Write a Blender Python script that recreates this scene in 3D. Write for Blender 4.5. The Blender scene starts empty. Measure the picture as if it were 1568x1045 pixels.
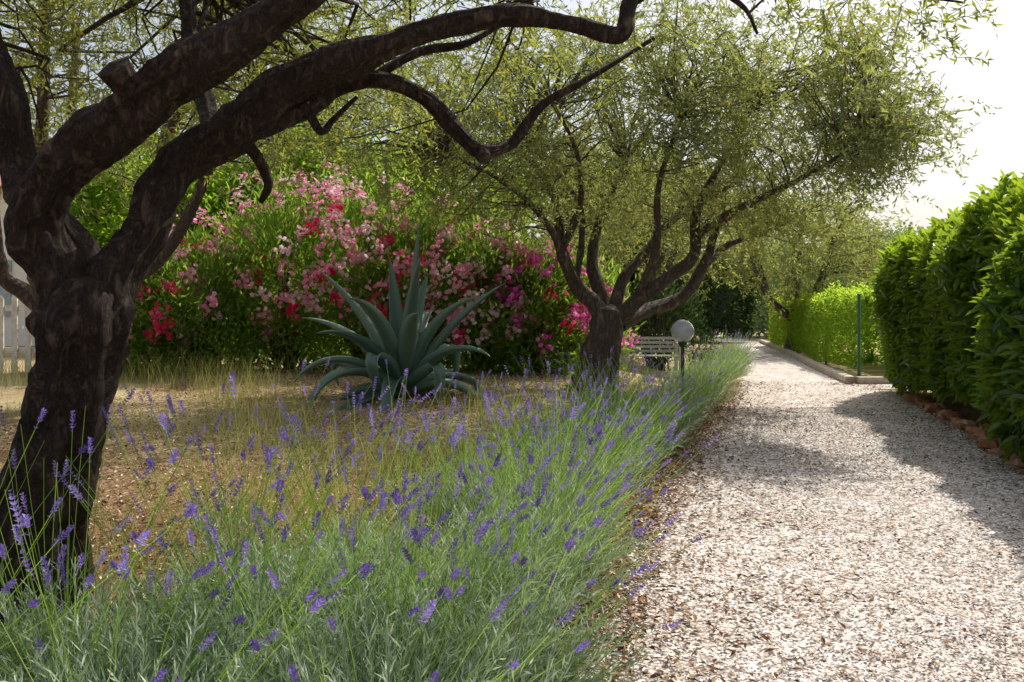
import bpy, math
import numpy as np
from mathutils import noise as mnoise, Vector
rng = np.random.default_rng(11)
scene = bpy.context.scene
U = rng.uniform

# ---------------------------------------------------------------- helpers
def nrm(v):
    return v/np.maximum(np.linalg.norm(v, axis=-1, keepdims=True), 1e-9)
def runit(n):
    return nrm(rng.normal(size=(n,3)))
K = nrm(rng.normal(size=(10,3)))*np.linspace(.7,2.4,10)[:,None]; PH = U(0,6.28,10)
def wob(p, s=1.0):
    return np.sin(p*s@K.T+PH).sum(1)/4.0
def sstep(t):
    t=np.clip(t,0,1); return t*t*(3-2*t)

class Geo:
    def __init__(s): s.V=[];s.F=[];s.S=[];s.A=[];s.M=[];s.n=0;s.sm=[]
    def add(s,V,F,rnd=None,mi=0,smooth=False):
        V=np.asarray(V,float).reshape(-1,3);F=np.asarray(F,int)
        s.V.append(V);s.F.append((F+s.n).ravel());s.S.append(np.full(len(F),F.shape[1]))
        s.A.append(np.full(len(V),.5) if rnd is None else np.broadcast_to(rnd,(len(V),)))
        s.M.append(np.full(len(F),mi));s.sm.append(np.full(len(F),smooth));s.n+=len(V)
    def build(s,name,mats,parent=None):
        me=bpy.data.meshes.new(name)
        V=np.concatenate(s.V);F=np.concatenate(s.F);S=np.concatenate(s.S)
        me.vertices.add(len(V));me.vertices.foreach_set("co",V.ravel().astype(np.float32))
        me.loops.add(len(F));me.loops.foreach_set("vertex_index",F.astype(np.int32))
        me.polygons.add(len(S))
        st=np.concatenate([[0],np.cumsum(S)[:-1]])
        me.polygons.foreach_set("loop_start",st.astype(np.int32))
        me.polygons.foreach_set("material_index",np.concatenate(s.M).astype(np.int32))
        me.polygons.foreach_set("use_smooth",np.concatenate(s.sm).astype(bool))
        me.update(calc_edges=True)
        a=me.attributes.new("rnd",'FLOAT','POINT')
        a.data.foreach_set("value",np.concatenate(s.A).astype(np.float32))
        for m in mats: me.materials.append(m)
        ob=bpy.data.objects.new(name,me);scene.collection.objects.link(ob)
        if parent: ob.parent=parent
        return ob
def empty(name):
    e=bpy.data.objects.new(name,None);scene.collection.objects.link(e);e.empty_display_size=.2
    return e

def leaf4(g,P,D,N,L,W,rnd,fold=.15,mi=0,mid=.45):
    n=len(P);D=nrm(D);S=nrm(np.cross(D,N));N=np.cross(S,D)
    L=np.broadcast_to(L,(n,))[:,None];W=np.broadcast_to(W,(n,))[:,None]
    V=np.stack([P,P+D*L*mid+S*W/2+N*W*fold,P+D*L,P+D*L*mid-S*W/2+N*W*fold],1)
    i=np.arange(n)[:,None]*4
    F=np.concatenate([i+[0,1,2],i+[0,2,3]])
    g.add(V,F,np.repeat(rnd,4),mi)
def leaf6(g,P,D,N,L,W,rnd,fold=.18,droop=.15,mi=0):
    n=len(P);D=nrm(D);S=nrm(np.cross(D,N));N=np.cross(S,D)
    L=np.broadcast_to(L,(n,))[:,None];W=np.broadcast_to(W,(n,))[:,None]
    a=P+D*L*.28+N*L*.03;b=P+D*L*.68-N*L*droop*.3
    V=np.stack([P,a+S*W*.46+N*W*fold,b+S*W*.38+N*W*fold,P+D*L-N*L*droop,b-S*W*.38+N*W*fold,a-S*W*.46+N*W*fold],1)
    i=np.arange(n)[:,None]*6
    F=np.concatenate([i+[0,1,2,3],i+[3,4,5,0]])
    g.add(V,F,np.repeat(rnd,6),mi)
def blades(g,P,D,L,bend,W,rnd,segs=3,taper=.8,mi=0,S=None):
    n=len(P);D=nrm(D);L=np.broadcast_to(L,(n,))[:,None];W=np.broadcast_to(W,(n,))[:,None]
    if S is None: S=nrm(np.cross(D,runit(n)))
    rows=[]
    for k in range(segs+1):
        t=k/segs;c=P+D*L*t+bend*t*t;w=W*(1-taper*t)/2
        rows+= [c-S*w,c+S*w]
    V=np.stack(rows,1);m=2*(segs+1)
    i=np.arange(n)[:,None]*m
    F=np.concatenate([i+[2*k,2*k+1,2*k+3,2*k+2] for k in range(segs)])
    g.add(V,F,np.repeat(rnd,m),mi)
def cr(P,step):
    P=np.asarray(P,float);out=[]
    Q=np.vstack([2*P[0]-P[1],P,2*P[-1]-P[-2]])
    for i in range(1,len(Q)-2):
        p0,p1,p2,p3=Q[i-1],Q[i],Q[i+1],Q[i+2]
        n=max(2,int(np.linalg.norm((p2-p1)[:3])/step))
        for t in np.arange(n)/n:
            out.append(.5*((2*p1)+(-p0+p2)*t+(2*p0-5*p1+4*p2-p3)*t*t+(-p0+3*p1-3*p2+p3)*t**3))
    out.append(P[-1]);return np.array(out)
def tube(g,pts,step=.15,sides=8,bark=0.0,mi=0,rnd=.5,cap=True):
    C=cr(pts,step);c=C[:,:3];r=np.maximum(C[:,3],.002);n=len(c)
    T=nrm(np.gradient(c,axis=0));u=np.cross(T[0],[.3,.9,.2]);u/=np.linalg.norm(u)
    rows=[];a=np.linspace(0,2*np.pi,sides,endpoint=False)
    for i in range(n):
        u=u-T[i]*np.dot(u,T[i]);u/=np.linalg.norm(u);v=np.cross(T[i],u)
        d=np.cos(a)[:,None]*u+np.sin(a)[:,None]*v
        rr=np.full(sides,r[i])
        if bark>0:
            for k in range(sides):
                q=Vector(c[i]+d[k]*r[i])
                tw=a[k]+i*step*.9
                rid=1-2*abs(mnoise.noise(Vector((math.cos(tw)*4.2,math.sin(tw)*4.2,i*step*1.8))))
                f=mnoise.noise(q*4.5)*.34+mnoise.noise(Vector((math.cos(tw)*2.2,math.sin(tw)*2.2,i*step*1.2)))*.30+(rid-.6)*.18+mnoise.noise(q*24)*.11
                rr[k]*=1+bark*f
        rows.append(c[i]+d*rr[:,None])
    V=np.concatenate(rows)
    i,k=np.meshgrid(np.arange(n-1),np.arange(sides),indexing='ij')
    k2=(k+1)%sides
    F=np.stack([i*sides+k,i*sides+k2,(i+1)*sides+k2,(i+1)*sides+k],-1).reshape(-1,4)
    g.add(V,F,rnd,mi,True)
    if cap:
        g.add(np.vstack([rows[-1],c[-1]+T[-1]*r[-1]*.4]),np.array([[k,(k+1)%sides,sides] for k in range(sides)]),rnd,mi,True)
    return C
def box(g,lo,hi,mi=0,rnd=.5):
    x0,y0,z0=lo;x1,y1,z1=hi
    V=[(x0,y0,z0),(x1,y0,z0),(x1,y1,z0),(x0,y1,z0),(x0,y0,z1),(x1,y0,z1),(x1,y1,z1),(x0,y1,z1)]
    F=[(0,3,2,1),(4,5,6,7),(0,1,5,4),(1,2,6,5),(2,3,7,6),(3,0,4,7)]
    g.add(V,F,rnd,mi)

# ---------------------------------------------------------------- materials
def newmat(name):
    m=bpy.data.materials.new(name);m.use_nodes=True;nt=m.node_tree;nt.nodes.clear()
    out=nt.nodes.new('ShaderNodeOutputMaterial');return m,nt,out
def ramp(nt,stops,interp='LINEAR'):
    r=nt.nodes.new('ShaderNodeValToRGB');e=r.color_ramp.elements;r.color_ramp.interpolation=interp
    while len(e)<len(stops): e.new(.5)
    for el,(p,c) in zip(e,stops): el.position=p;el.color=(*c,1)
    return r
def leafmat(name,stops,tcol,tfac=.4,rough=.45,back=None,gloss=False,spec=.4):
    m,nt,out=newmat(name);N=nt.nodes;Lk=nt.links
    at=N.new('ShaderNodeAttribute');at.attribute_name='rnd'
    r=ramp(nt,stops);Lk.new(at.outputs['Fac'],r.inputs[0]);col=r.outputs[0]
    if back:
        ge=N.new('ShaderNodeNewGeometry');mx=N.new('ShaderNodeMix');mx.data_type='RGBA'
        Lk.new(ge.outputs['Backfacing'],mx.inputs[0]);Lk.new(col,mx.inputs[6]);mx.inputs[7].default_value=(*back,1);col=mx.outputs[2]
    if gloss:
        p=N.new('ShaderNodeBsdfPrincipled');p.inputs['Roughness'].default_value=rough;p.inputs['Specular IOR Level'].default_value=spec
    else: p=N.new('ShaderNodeBsdfDiffuse')
    Lk.new(col,p.inputs[0])
    t=N.new('ShaderNodeBsdfTranslucent')
    m2=N.new('ShaderNodeMix');m2.data_type='RGBA';m2.blend_type='MIX';m2.inputs[0].default_value=.6
    Lk.new(r.outputs[0],m2.inputs[6]);m2.inputs[7].default_value=(*tcol,1);Lk.new(m2.outputs[2],t.inputs[0])
    mix=N.new('ShaderNodeMixShader');mix.inputs[0].default_value=tfac
    Lk.new(p.outputs[0],mix.inputs[1]);Lk.new(t.outputs[0],mix.inputs[2]);Lk.new(mix.outputs[0],out.inputs[0])
    return m
def simple(name,col,rough=.6,metal=0,noise=.15,scale=12,bump=.2):
    m,nt,out=newmat(name);N=nt.nodes;Lk=nt.links
    tc=N.new('ShaderNodeTexCoord');nz=N.new('ShaderNodeTexNoise');nz.inputs['Scale'].default_value=scale;nz.inputs['Detail'].default_value=6
    Lk.new(tc.outputs['Object'],nz.inputs['Vector'])
    c=np.array(col);r=ramp(nt,[(.3,tuple(c*(1-noise))),(.7,tuple(np.minimum(c*(1+noise),1)))])
    Lk.new(nz.outputs[0],r.inputs[0])
    p=N.new('ShaderNodeBsdfPrincipled');Lk.new(r.outputs[0],p.inputs['Base Color']);p.inputs['Roughness'].default_value=rough;p.inputs['Metallic'].default_value=metal
    b=N.new('ShaderNodeBump');b.inputs['Strength'].default_value=bump;b.inputs['Distance'].default_value=.02
    Lk.new(nz.outputs[0],b.inputs['Height']);Lk.new(b.outputs[0],p.inputs['Normal']);Lk.new(p.outputs[0],out.inputs[0])
    return m
def attrmat(name,stops,rough=.8):
    m,nt,out=newmat(name);N=nt.nodes;Lk=nt.links
    at=N.new('ShaderNodeAttribute');at.attribute_name='rnd'
    r=ramp(nt,stops);Lk.new(at.outputs['Fac'],r.inputs[0])
    p=N.new('ShaderNodeBsdfDiffuse');Lk.new(r.outputs[0],p.inputs[0])
    Lk.new(p.outputs[0],out.inputs[0]);return m
def barkmat(name,c0,c1,c2,sc=1.0,bump=.7):
    m,nt,out=newmat(name);N=nt.nodes;Lk=nt.links
    tc=N.new('ShaderNodeTexCoord')
    mp=N.new('ShaderNodeMapping');mp.inputs['Scale'].default_value=(1,1,.32);Lk.new(tc.outputs['Object'],mp.inputs[0])
    nz=N.new('ShaderNodeTexNoise');nz.inputs['Scale'].default_value=15*sc;nz.inputs['Detail'].default_value=10;nz.inputs['Roughness'].default_value=.68;nz.inputs['Distortion'].default_value=.8
    Lk.new(mp.outputs[0],nz.inputs['Vector'])
    a1=N.new('ShaderNodeMath');a1.operation='MULTIPLY_ADD';a1.inputs[1].default_value=2;a1.inputs[2].default_value=-1;Lk.new(nz.outputs[0],a1.inputs[0])
    a2=N.new('ShaderNodeMath');a2.operation='ABSOLUTE';Lk.new(a1.outputs[0],a2.inputs[0])
    a3=N.new('ShaderNodeMath');a3.operation='MULTIPLY';a3.inputs[1].default_value=3.0;a3.use_clamp=True;Lk.new(a2.outputs[0],a3.inputs[0])
    n2=N.new('ShaderNodeTexNoise');n2.inputs['Scale'].default_value=48*sc;n2.inputs['Detail'].default_value=8;n2.inputs['Roughness'].default_value=.7
    Lk.new(tc.outputs['Object'],n2.inputs['Vector'])
    ma=N.new('ShaderNodeMath');ma.operation='MULTIPLY_ADD';ma.inputs[1].default_value=.6;Lk.new(n2.outputs[0],ma.inputs[0])
    m3=N.new('ShaderNodeMath');m3.operation='MULTIPLY';m3.inputs[1].default_value=.42;Lk.new(a3.outputs[0],m3.inputs[0]);Lk.new(m3.outputs[0],ma.inputs[2])
    r=ramp(nt,[(.25,c0),(.48,c1),(.78,c2)]);Lk.new(ma.outputs[0],r.inputs[0])
    b=N.new('ShaderNodeBump');b.inputs['Strength'].default_value=bump;b.inputs['Distance'].default_value=.035;Lk.new(ma.outputs[0],b.inputs['Height'])
    p=N.new('ShaderNodeBsdfPrincipled');p.inputs['Roughness'].default_value=.8;p.inputs['Specular IOR Level'].default_value=.25
    Lk.new(r.outputs[0],p.inputs['Base Color']);Lk.new(b.outputs[0],p.inputs['Normal']);Lk.new(p.outputs[0],out.inputs[0]);return m

bark=barkmat('olive_bark',(.016,.010,.008),(.06,.04,.028),(.18,.125,.09),1,1.0)
bark2=barkmat('grey_bark',(.05,.038,.03),(.12,.09,.07),(.24,.20,.15),.6)
M_olive=leafmat('olive_leaves',[(0,(.07,.10,.04)),(.5,(.13,.165,.07)),(.85,(.24,.26,.10)),(1,(.50,.36,.05))],(.60,.65,.12),.5,back=(.28,.33,.23))
M_oliveN=leafmat('olive_leaves_near',[(0,(.045,.07,.025)),(.5,(.09,.125,.045)),(.85,(.20,.22,.06)),(1,(.52,.34,.04))],(.60,.66,.08),.52,back=(.19,.23,.15))
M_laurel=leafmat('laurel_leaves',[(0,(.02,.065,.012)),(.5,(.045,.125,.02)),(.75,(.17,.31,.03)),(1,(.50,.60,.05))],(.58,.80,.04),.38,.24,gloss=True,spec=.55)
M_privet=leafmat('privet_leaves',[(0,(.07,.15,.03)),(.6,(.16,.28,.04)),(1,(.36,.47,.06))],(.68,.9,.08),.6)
M_oleaf=leafmat('oleander_leaves',[(0,(.03,.08,.022)),(.6,(.08,.17,.035)),(1,(.24,.34,.06))],(.55,.80,.08),.47)
M_broad=leafmat('broad_leaves',[(0,(.04,.10,.02)),(.6,(.12,.22,.03)),(1,(.30,.42,.06))],(.62,.88,.06),.52)
M_dark=leafmat('dark_leaves',[(0,(.012,.03,.012)),(.6,(.035,.065,.022)),(1,(.08,.12,.035))],(.15,.24,.06),.25)
M_far=leafmat('far_leaves',[(0,(.10,.16,.08)),(.6,(.16,.23,.11)),(1,(.27,.34,.16))],(.45,.58,.2),.4)
M_lav=leafmat('lavender_foliage',[(0,(.07,.11,.06)),(.5,(.26,.35,.22)),(1,(.72,.78,.62))],(.45,.62,.22),.32)
M_stalk=leafmat('lavender_stalks',[(0,(.10,.18,.035)),(.5,(.22,.36,.065)),(1,(.42,.54,.14))],(.50,.78,.09),.4)
M_flow=leafmat('lavender_flowers',[(0,(.06,.04,.16)),(.5,(.20,.14,.43)),(1,(.50,.40,.74))],(.44,.32,.78),.34)
M_grass=leafmat('dry_grass',[(0,(.12,.20,.04)),(.4,(.28,.33,.08)),(.7,(.50,.43,.19)),(1,(.70,.58,.32))],(.68,.65,.18),.42)
PET={'pink':leafmat('petals_pink',[(0,(.78,.20,.38)),(.6,(.90,.38,.54)),(1,(.94,.64,.72))],(.98,.46,.64),.5),
 'pale':leafmat('petals_pale',[(0,(.88,.42,.54)),(.6,(.94,.62,.70)),(1,(.96,.86,.87))],(.98,.78,.84),.5),
 'red':leafmat('petals_red',[(0,(.60,.012,.07)),(.6,(.78,.03,.14)),(1,(.88,.14,.28))],(.9,.07,.2),.48),
 'magenta':leafmat('petals_magenta',[(0,(.66,.04,.34)),(.6,(.84,.12,.52)),(1,(.9,.38,.68))],(.95,.2,.64),.5)}

# ---------------------------------------------------------------- terrain
LY=[-4,0,3,4,6,9.7,14.7,20,26,34,45,60];LX=[-1.6,-.5,.28,.5,1.1,2.35,3.95,5.6,7.2,8.7,9.6,9]
RY=[-4,0,3,6,9.7,13.4,14.8,20,26,34,45,60];RX=[.95,2.1,2.95,3.8,4.95,6.05,5.85,6.95,8.3,9.9,11,10.6]
def Lx(y): return np.interp(y,LY,LX)
def Rx(y): return np.interp(y,RY,RX)
def gz(x,y):
    x=np.asarray(x,float);y=np.asarray(y,float)
    z=.34*sstep((y-5)/9)*sstep((Lx(y)-.6-x)/2.5)
    return z+.02*sstep((Lx(y)-.3-x)/1.0)*np.sin(x*2.1+1)*np.cos(y*1.7)
xs=np.unique(np.concatenate([np.linspace(-400,-30,14),np.linspace(-30,-8,30),np.linspace(-8,12,120),np.linspace(12,30,20),np.linspace(30,400,14)]))
ys=np.unique(np.concatenate([np.linspace(-60,-4,10),np.linspace(-4,30,180),np.linspace(30,60,20),np.linspace(60,800,16)]))
X,Y=np.meshgrid(xs,ys);Z=gz(X,Y)
g=Geo();V=np.stack([X,Y,Z],-1).reshape(-1,3);nx=len(xs);ny=len(ys)
i,j=np.meshgrid(np.arange(ny-1),np.arange(nx-1),indexing='ij');b=(i*nx+j)
F=np.stack([b,b+1,b+nx+1,b+nx],-1).reshape(-1,4);g.add(V,F,.5,0,True)
m,nt,out=newmat('mulch_ground');N=nt.nodes;Lk=nt.links
tc=N.new('ShaderNodeTexCoord')
n1=N.new('ShaderNodeTexNoise');n1.inputs['Scale'].default_value=38;n1.inputs['Detail'].default_value=8;n1.inputs['Roughness'].default_value=.75
n2=N.new('ShaderNodeTexNoise');n2.inputs['Scale'].default_value=.8;n2.inputs['Detail'].default_value=5
Lk.new(tc.outputs['Object'],n1.inputs['Vector']);Lk.new(tc.outputs['Object'],n2.inputs['Vector'])
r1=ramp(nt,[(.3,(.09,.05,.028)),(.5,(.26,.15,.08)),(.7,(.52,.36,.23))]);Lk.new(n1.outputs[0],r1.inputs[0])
r2=ramp(nt,[(.3,(.30,.24,.10)),(.5,(.54,.44,.25)),(.7,(.76,.63,.43))]);Lk.new(n1.outputs[0],r2.inputs[0])  # straw tones, brightened in colour to read as sunlit patches
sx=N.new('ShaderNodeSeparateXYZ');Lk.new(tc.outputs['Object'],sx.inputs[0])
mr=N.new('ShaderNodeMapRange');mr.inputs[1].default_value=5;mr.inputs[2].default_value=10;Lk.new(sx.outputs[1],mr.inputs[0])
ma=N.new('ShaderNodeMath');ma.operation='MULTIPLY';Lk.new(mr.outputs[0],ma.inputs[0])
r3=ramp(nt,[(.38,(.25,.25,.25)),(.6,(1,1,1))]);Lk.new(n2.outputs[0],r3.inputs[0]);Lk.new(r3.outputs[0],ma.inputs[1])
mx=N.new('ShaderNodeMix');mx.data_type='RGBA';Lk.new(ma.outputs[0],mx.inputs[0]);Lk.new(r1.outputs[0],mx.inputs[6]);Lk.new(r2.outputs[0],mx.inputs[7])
p=N.new('ShaderNodeBsdfDiffuse');Lk.new(mx.outputs[2],p.inputs[0])
bp=N.new('ShaderNodeBump');bp.inputs['Strength'].default_value=.8;bp.inputs['Distance'].default_value=.03;Lk.new(n1.outputs[0],bp.inputs['Height']);Lk.new(bp.outputs[0],p.inputs['Normal'])
Lk.new(p.outputs[0],out.inputs[0]);g.build('ground',[m])

# path
g=Geo();yy=np.linspace(-4,60,420);jag=.05*np.sin(yy*5.3)+.04*np.sin(yy*11.7+1)
Lp=Lx(yy)+jag;Rp=Rx(yy)+.04*np.sin(yy*7.1)
cols=6;t=np.linspace(0,1,cols)
V=np.stack([Lp[:,None]*(1-t)+Rp[:,None]*t,np.repeat(yy[:,None],cols,1),np.full((len(yy),cols),.006)],-1)
V[:,0,2]=np.maximum(.006,gz(Lp,yy)+.004)
i,j=np.meshgrid(np.arange(len(yy)-1),np.arange(cols-1),indexing='ij');b=i*cols+j
g.add(V,np.stack([b,b+1,b+cols+1,b+cols],-1).reshape(-1,4))
g.add([(5.9,13.9,.010),(14,13.9,.010),(14,14.82,.010),(5.9,14.82,.010)],[(0,1,2,3)])
m,nt,out=newmat('gravel_path');N=nt.nodes;Lk=nt.links
tc=N.new('ShaderNodeTexCoord')
vo=N.new('ShaderNodeTexVoronoi');vo.inputs['Scale'].default_value=42;vo.inputs['Randomness'].default_value=1
n1=N.new('ShaderNodeTexNoise');n1.inputs['Scale'].default_value=2.2;n1.inputs['Detail'].default_value=9;n1.inputs['Roughness'].default_value=.7
n3=N.new('ShaderNodeTexNoise');n3.inputs['Scale'].default_value=70;n3.inputs['Detail'].default_value=6;n3.inputs['Roughness'].default_value=.8
for q in (vo,n1,n3): Lk.new(tc.outputs['Object'],q.inputs['Vector'])
sp=N.new('ShaderNodeSeparateColor');Lk.new(vo.outputs['Color'],sp.inputs[0])
r1=ramp(nt,[(0,(.30,.25,.21)),(.25,(.57,.50,.45)),(.6,(.80,.75,.70)),(1,(.94,.92,.89))]);Lk.new(sp.outputs[0],r1.inputs[0])
r2=ramp(nt,[(.35,(.78,.70,.63)),(.62,(1,1,1))]);Lk.new(n1.outputs[0],r2.inputs[0])
r4=ramp(nt,[(.32,(.42,.36,.31)),(.46,(1,1,1))]);Lk.new(n3.outputs[0],r4.inputs[0])
mu=N.new('ShaderNodeMix');mu.data_type='RGBA';mu.blend_type='MULTIPLY';mu.inputs[0].default_value=1;Lk.new(r1.outputs[0],mu.inputs[6]);Lk.new(r2.outputs[0],mu.inputs[7])
mv=N.new('ShaderNodeMix');mv.data_type='RGBA';mv.blend_type='MULTIPLY';mv.inputs[0].default_value=1;Lk.new(mu.outputs[2],mv.inputs[6]);Lk.new(r4.outputs[0],mv.inputs[7])
p=N.new('ShaderNodeBsdfDiffuse');Lk.new(mv.outputs[2],p.inputs[0])
bp=N.new('ShaderNodeBump');bp.inputs['Strength'].default_value=.7;bp.inputs['Distance'].default_value=.02;bp.invert=True
Lk.new(vo.outputs['Distance'],bp.inputs['Height']);Lk.new(bp.outputs[0],p.inputs['Normal']);Lk.new(p.outputs[0],out.inputs[0])
g.build('gravel_path',[m])

def scatter(g,x,y,z,L,W,tilt,rnd,fold=.1):
    n=len(x);P=np.stack([x,y,z],-1);a=U(0,6.283,n)
    D=np.stack([np.cos(a),np.sin(a),U(-tilt,tilt,n)],-1);Nn=nrm(np.stack([U(-tilt,tilt,n),U(-tilt,tilt,n),np.ones(n)],-1))
    leaf4(g,P,D,Nn,L,W,rnd,fold,mid=.5)
g=Geo();n=80000
y=2.3+ (U(0,1,n)**1.6)*9;t=U(-.02,1.02,n);x=Lx(y)*(1-t)+Rx(y)*t
s=.6+.07*y
pt=wob(np.stack([x,y,0*x],-1),1.8)*.2-.04
scatter(g,x,y,U(.008,.018,n),U(.010,.030,n)*s,U(.008,.018,n)*s,.45,np.clip(U(0,1,n)**.85+pt,0,1))
M_chip=attrmat('gravel_chips',[(0,(.15,.11,.08)),(.16,(.48,.41,.35)),(.5,(.75,.69,.64)),(1,(.94,.93,.90))])
g.build('gravel_chips',[M_chip])
g=Geo();n=60000
y=2.2+(U(0,1,n)**1.3)*11;x=Lx(y)+.15-U(0,1,n)**1.1*(5.5+.2*y)
scatter(g,x,y,gz(x,y)+U(.006,.03,n),U(.015,.06,n),U(.008,.022,n),.5,U(0,1,n),.2)
M_mulch=attrmat('bark_mulch',[(0,(.07,.035,.02)),(.4,(.24,.13,.07)),(.75,(.46,.30,.18)),(1,(.80,.64,.47))])
g.build('bark_mulch',[M_mulch])
g=Geo();n=13000
y=2.2+(U(0,1,n)**1.3)*13;w=rng.exponential(.42,n);side=U(0,1,n)<.6
x=np.where(side,Lx(y)-.2+w,Rx(y)+.45-w*1.6)
scatter(g,x,y,np.full(n,.018)+U(0,.012,n),U(.025,.06,n),U(.010,.020,n),.4,U(0,1,n),.3)
M_fall=attrmat('fallen_leaves',[(0,(.07,.035,.02)),(.4,(.22,.12,.065)),(.8,(.44,.30,.18)),(1,(.66,.5,.35))])
g.build('fallen_leaves',[M_fall])

# ---------------------------------------------------------------- olive trees
def olive_leaves(gl,gt,C,R,ntw,nlf,LL,LW,sag=.3,center=None):
    n=len(C)
    P=np.repeat(C,ntw,0)+rng.normal(size=(n*ntw,3))*R*.5
    out=runit(n*ntw)
    if center is not None: out=out+nrm(P-center)*.5
    D=nrm(out+np.array([0,0,-.15]));TL=U(.22,.5,n*ntw)*R/.45
    B=np.stack([U(-.06,.06,n*ntw),U(-.06,.06,n*ntw),-U(.1,1,n*ntw)*sag*TL],-1)
    blades(gt,P,D,TL,B,np.full(n*ntw,LL*.07),np.full(n*ntw,.5),2,.6)
    m=n*ntw;t=np.tile(np.linspace(.1,1,nlf),m);Pi=np.repeat(P,nlf,0);Di=np.repeat(D,nlf,0);Bi=np.repeat(B,nlf,0);Li=np.repeat(TL,nlf)
    Q=Pi+Di*(Li*t)[:,None]+Bi*(t*t)[:,None]
    side=runit(m*nlf)
    LD=nrm(Di*.75+side*.9+Bi*.5);rn=np.clip(np.repeat(U(0,.7,n),ntw*nlf)*.5+U(0,.55,m*nlf),0,.9)
    rn=np.where(U(0,1,m*nlf)<.07,1,rn)
    leaf4(gl,Q,LD,runit(m*nlf),U(.7,1.2,m*nlf)*LL,U(.8,1.15,m*nlf)*LW,rn,.12)
def connect(g,C,limbs,r0):
    pts=np.concatenate([l for l in limbs])
    for c in C:
        d=np.linalg.norm(pts[:,:3]-c,axis=1)+np.maximum(0,pts[:,2]-c[2])*1.0
        q=pts[d.argmin()];L=np.linalg.norm(q[:3]-c)
        if L<.15: continue
        r=min(r0*(.5+L*.35),q[3]*.7)
        m1=q[:3]*.65+c*.35+rng.normal(size=3)*L*.09+[0,0,L*.06];m2=q[:3]*.3+c*.7+rng.normal(size=3)*L*.09+[0,0,L*.05]
        tube(g,[(*q[:3],r),(*m1,r*.75),(*m2,r*.5),(*c,r*.3)],max(.15,L/5),5,cap=False)
def crown_pts(center,rad,n,shell=.35,thr=-.6,seed=0):
    out=[]
    while len(out)<n:
        u=runit(n);r=(shell+(1-shell)*U(0,1,n)**.6)
        P=u*r[:,None];P=P*np.array(rad)*(1+.12*wob(u*2.2+seed))[:,None]+center
        P=P[wob(P+seed*3.7,1.1)>thr];out+=list(P)
    return np.array(out[:n])
def olive_tree(limbs,C,R,ntw,nlf,LL,LW,center,mat,bk,sides=10,barkf=0,step=.15,r0=.02):
    e=empty('olive_tree');g=Geo();cs=[]
    for l in limbs: cs.append(tube(g,l,step,sides,barkf))
    connect(g,C,cs,r0)
    gl=Geo()
    olive_leaves(gl,g,C,R,ntw,nlf,LL,LW,center=center)
    g.build('trunk_and_limbs',[bk],e);gl.build('foliage',[mat],e);return e

near=[
 [(-2.12,3.6,-.12,.30),(-2.09,3.6,.02,.235),(-2.02,3.6,.35,.19),(-1.94,3.6,.68,.17),(-1.83,3.6,1.06,.16),(-1.80,3.6,1.25,.165),(-1.79,3.6,1.42,.12)],
 [(-1.81,3.6,1.18,.11),(-1.90,3.58,1.42,.11),(-2.0,3.55,1.67,.10),(-1.82,3.5,1.92,.098),(-1.51,3.45,2.135,.10),(-1.265,3.4,2.28,.085),(-1.0,3.4,2.45,.075),(-.8,3.4,2.6,.068),(-.48,3.5,2.86,.055),(.04,3.6,3.3,.04)],
 [(-1.80,3.6,1.2,.11),(-1.72,3.64,1.44,.105),(-1.62,3.7,1.62,.092),(-1.526,3.8,1.92,.085),(-1.24,3.85,2.13,.095),(-1.03,3.9,2.335,.085),(-.672,3.9,2.485,.062),(-.258,4,2.654,.052),(.05,4,2.69,.05),(.30,4.1,2.68,.042),(.52,4.1,2.63,.042),(.57,4.15,2.80,.036),(.69,4.2,3.0,.032),(1.1,4.3,3.25,.025)],
 [(-1.3,3.86,2.08,.05),(-1.12,3.92,2.15,.054),(-.966,4,2.254,.05),(-.83,4.1,2.394,.044),(-.63,4.1,2.41,.04),(-.433,4.2,2.35,.037),(-.255,4.2,2.17,.037),(-.158,4.2,2.09,.036),(0,4.3,2.15,.028),(.152,4.3,2.34,.02),(.38,4.3,2.47,.014),(.75,4.5,2.74,.010)],
 [(-1.8,3.65,1.3,.08),(-1.90,3.72,1.5,.085),(-2.06,3.8,1.68,.085),(-2.32,4,1.93,.085),(-2.37,4,2.24,.085),(-2.44,4,2.5,.07),(-2.6,4,2.95,.055),(-2.8,4.2,3.5,.04)],
 [(-1.38,3.9,2.03,.04),(-1.56,4.3,2.40,.042),(-1.67,4.4,2.7,.036),(-1.69,4.5,3.1,.03),(-1.5,4.6,3.5,.022)],
 [(-1.25,3.88,2.1,.035),(-1.167,3.9,2.0,.026),(-1.12,3.9,1.88,.018),(-1.16,3.92,1.80,.012)],
 [(-.7,4.1,2.4,.026),(-.465,4.2,2.576,.02),(-.2,4.2,2.63,.016),(.1,4.4,2.9,.010)],
 [(-1.50,3.44,2.13,.068),(-1.54,3.36,2.21,.062),(-1.56,3.32,2.25,.058)],
 [(-.17,4.2,2.1,.034),(-.13,4.15,2.04,.030)],
 [(-1.0,3.4,2.45,.045),(-.9,3.8,2.8,.035),(-.7,4.3,3.2,.025)],
 [(.57,4.15,2.8,.026),(.85,4.2,2.95,.018),(1.1,4.1,2.78,.012),(1.17,4.05,2.62,.007)],
 [(-.97,3.95,2.26,.026),(-.90,4.0,2.14,.02),(-.86,4.05,2.2,.014),(-.75,4.1,2.33,.009)],
 [(1.0,4.3,3.2,.02),(1.5,4.3,3.05,.013),(2.0,4.4,2.95,.009),(2.4,4.5,2.93,.005)],
]
C1=crown_pts(np.array([-1.6,5.5,3.9]),(3.0,2.5,1.45),310,.2,-.8,1)
C1=C1[~((C1[:,2]<2.5)&(C1[:,1]<4.4))];C1=C1[~((C1[:,0]>.3)&(C1[:,2]>3.1))]
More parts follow.
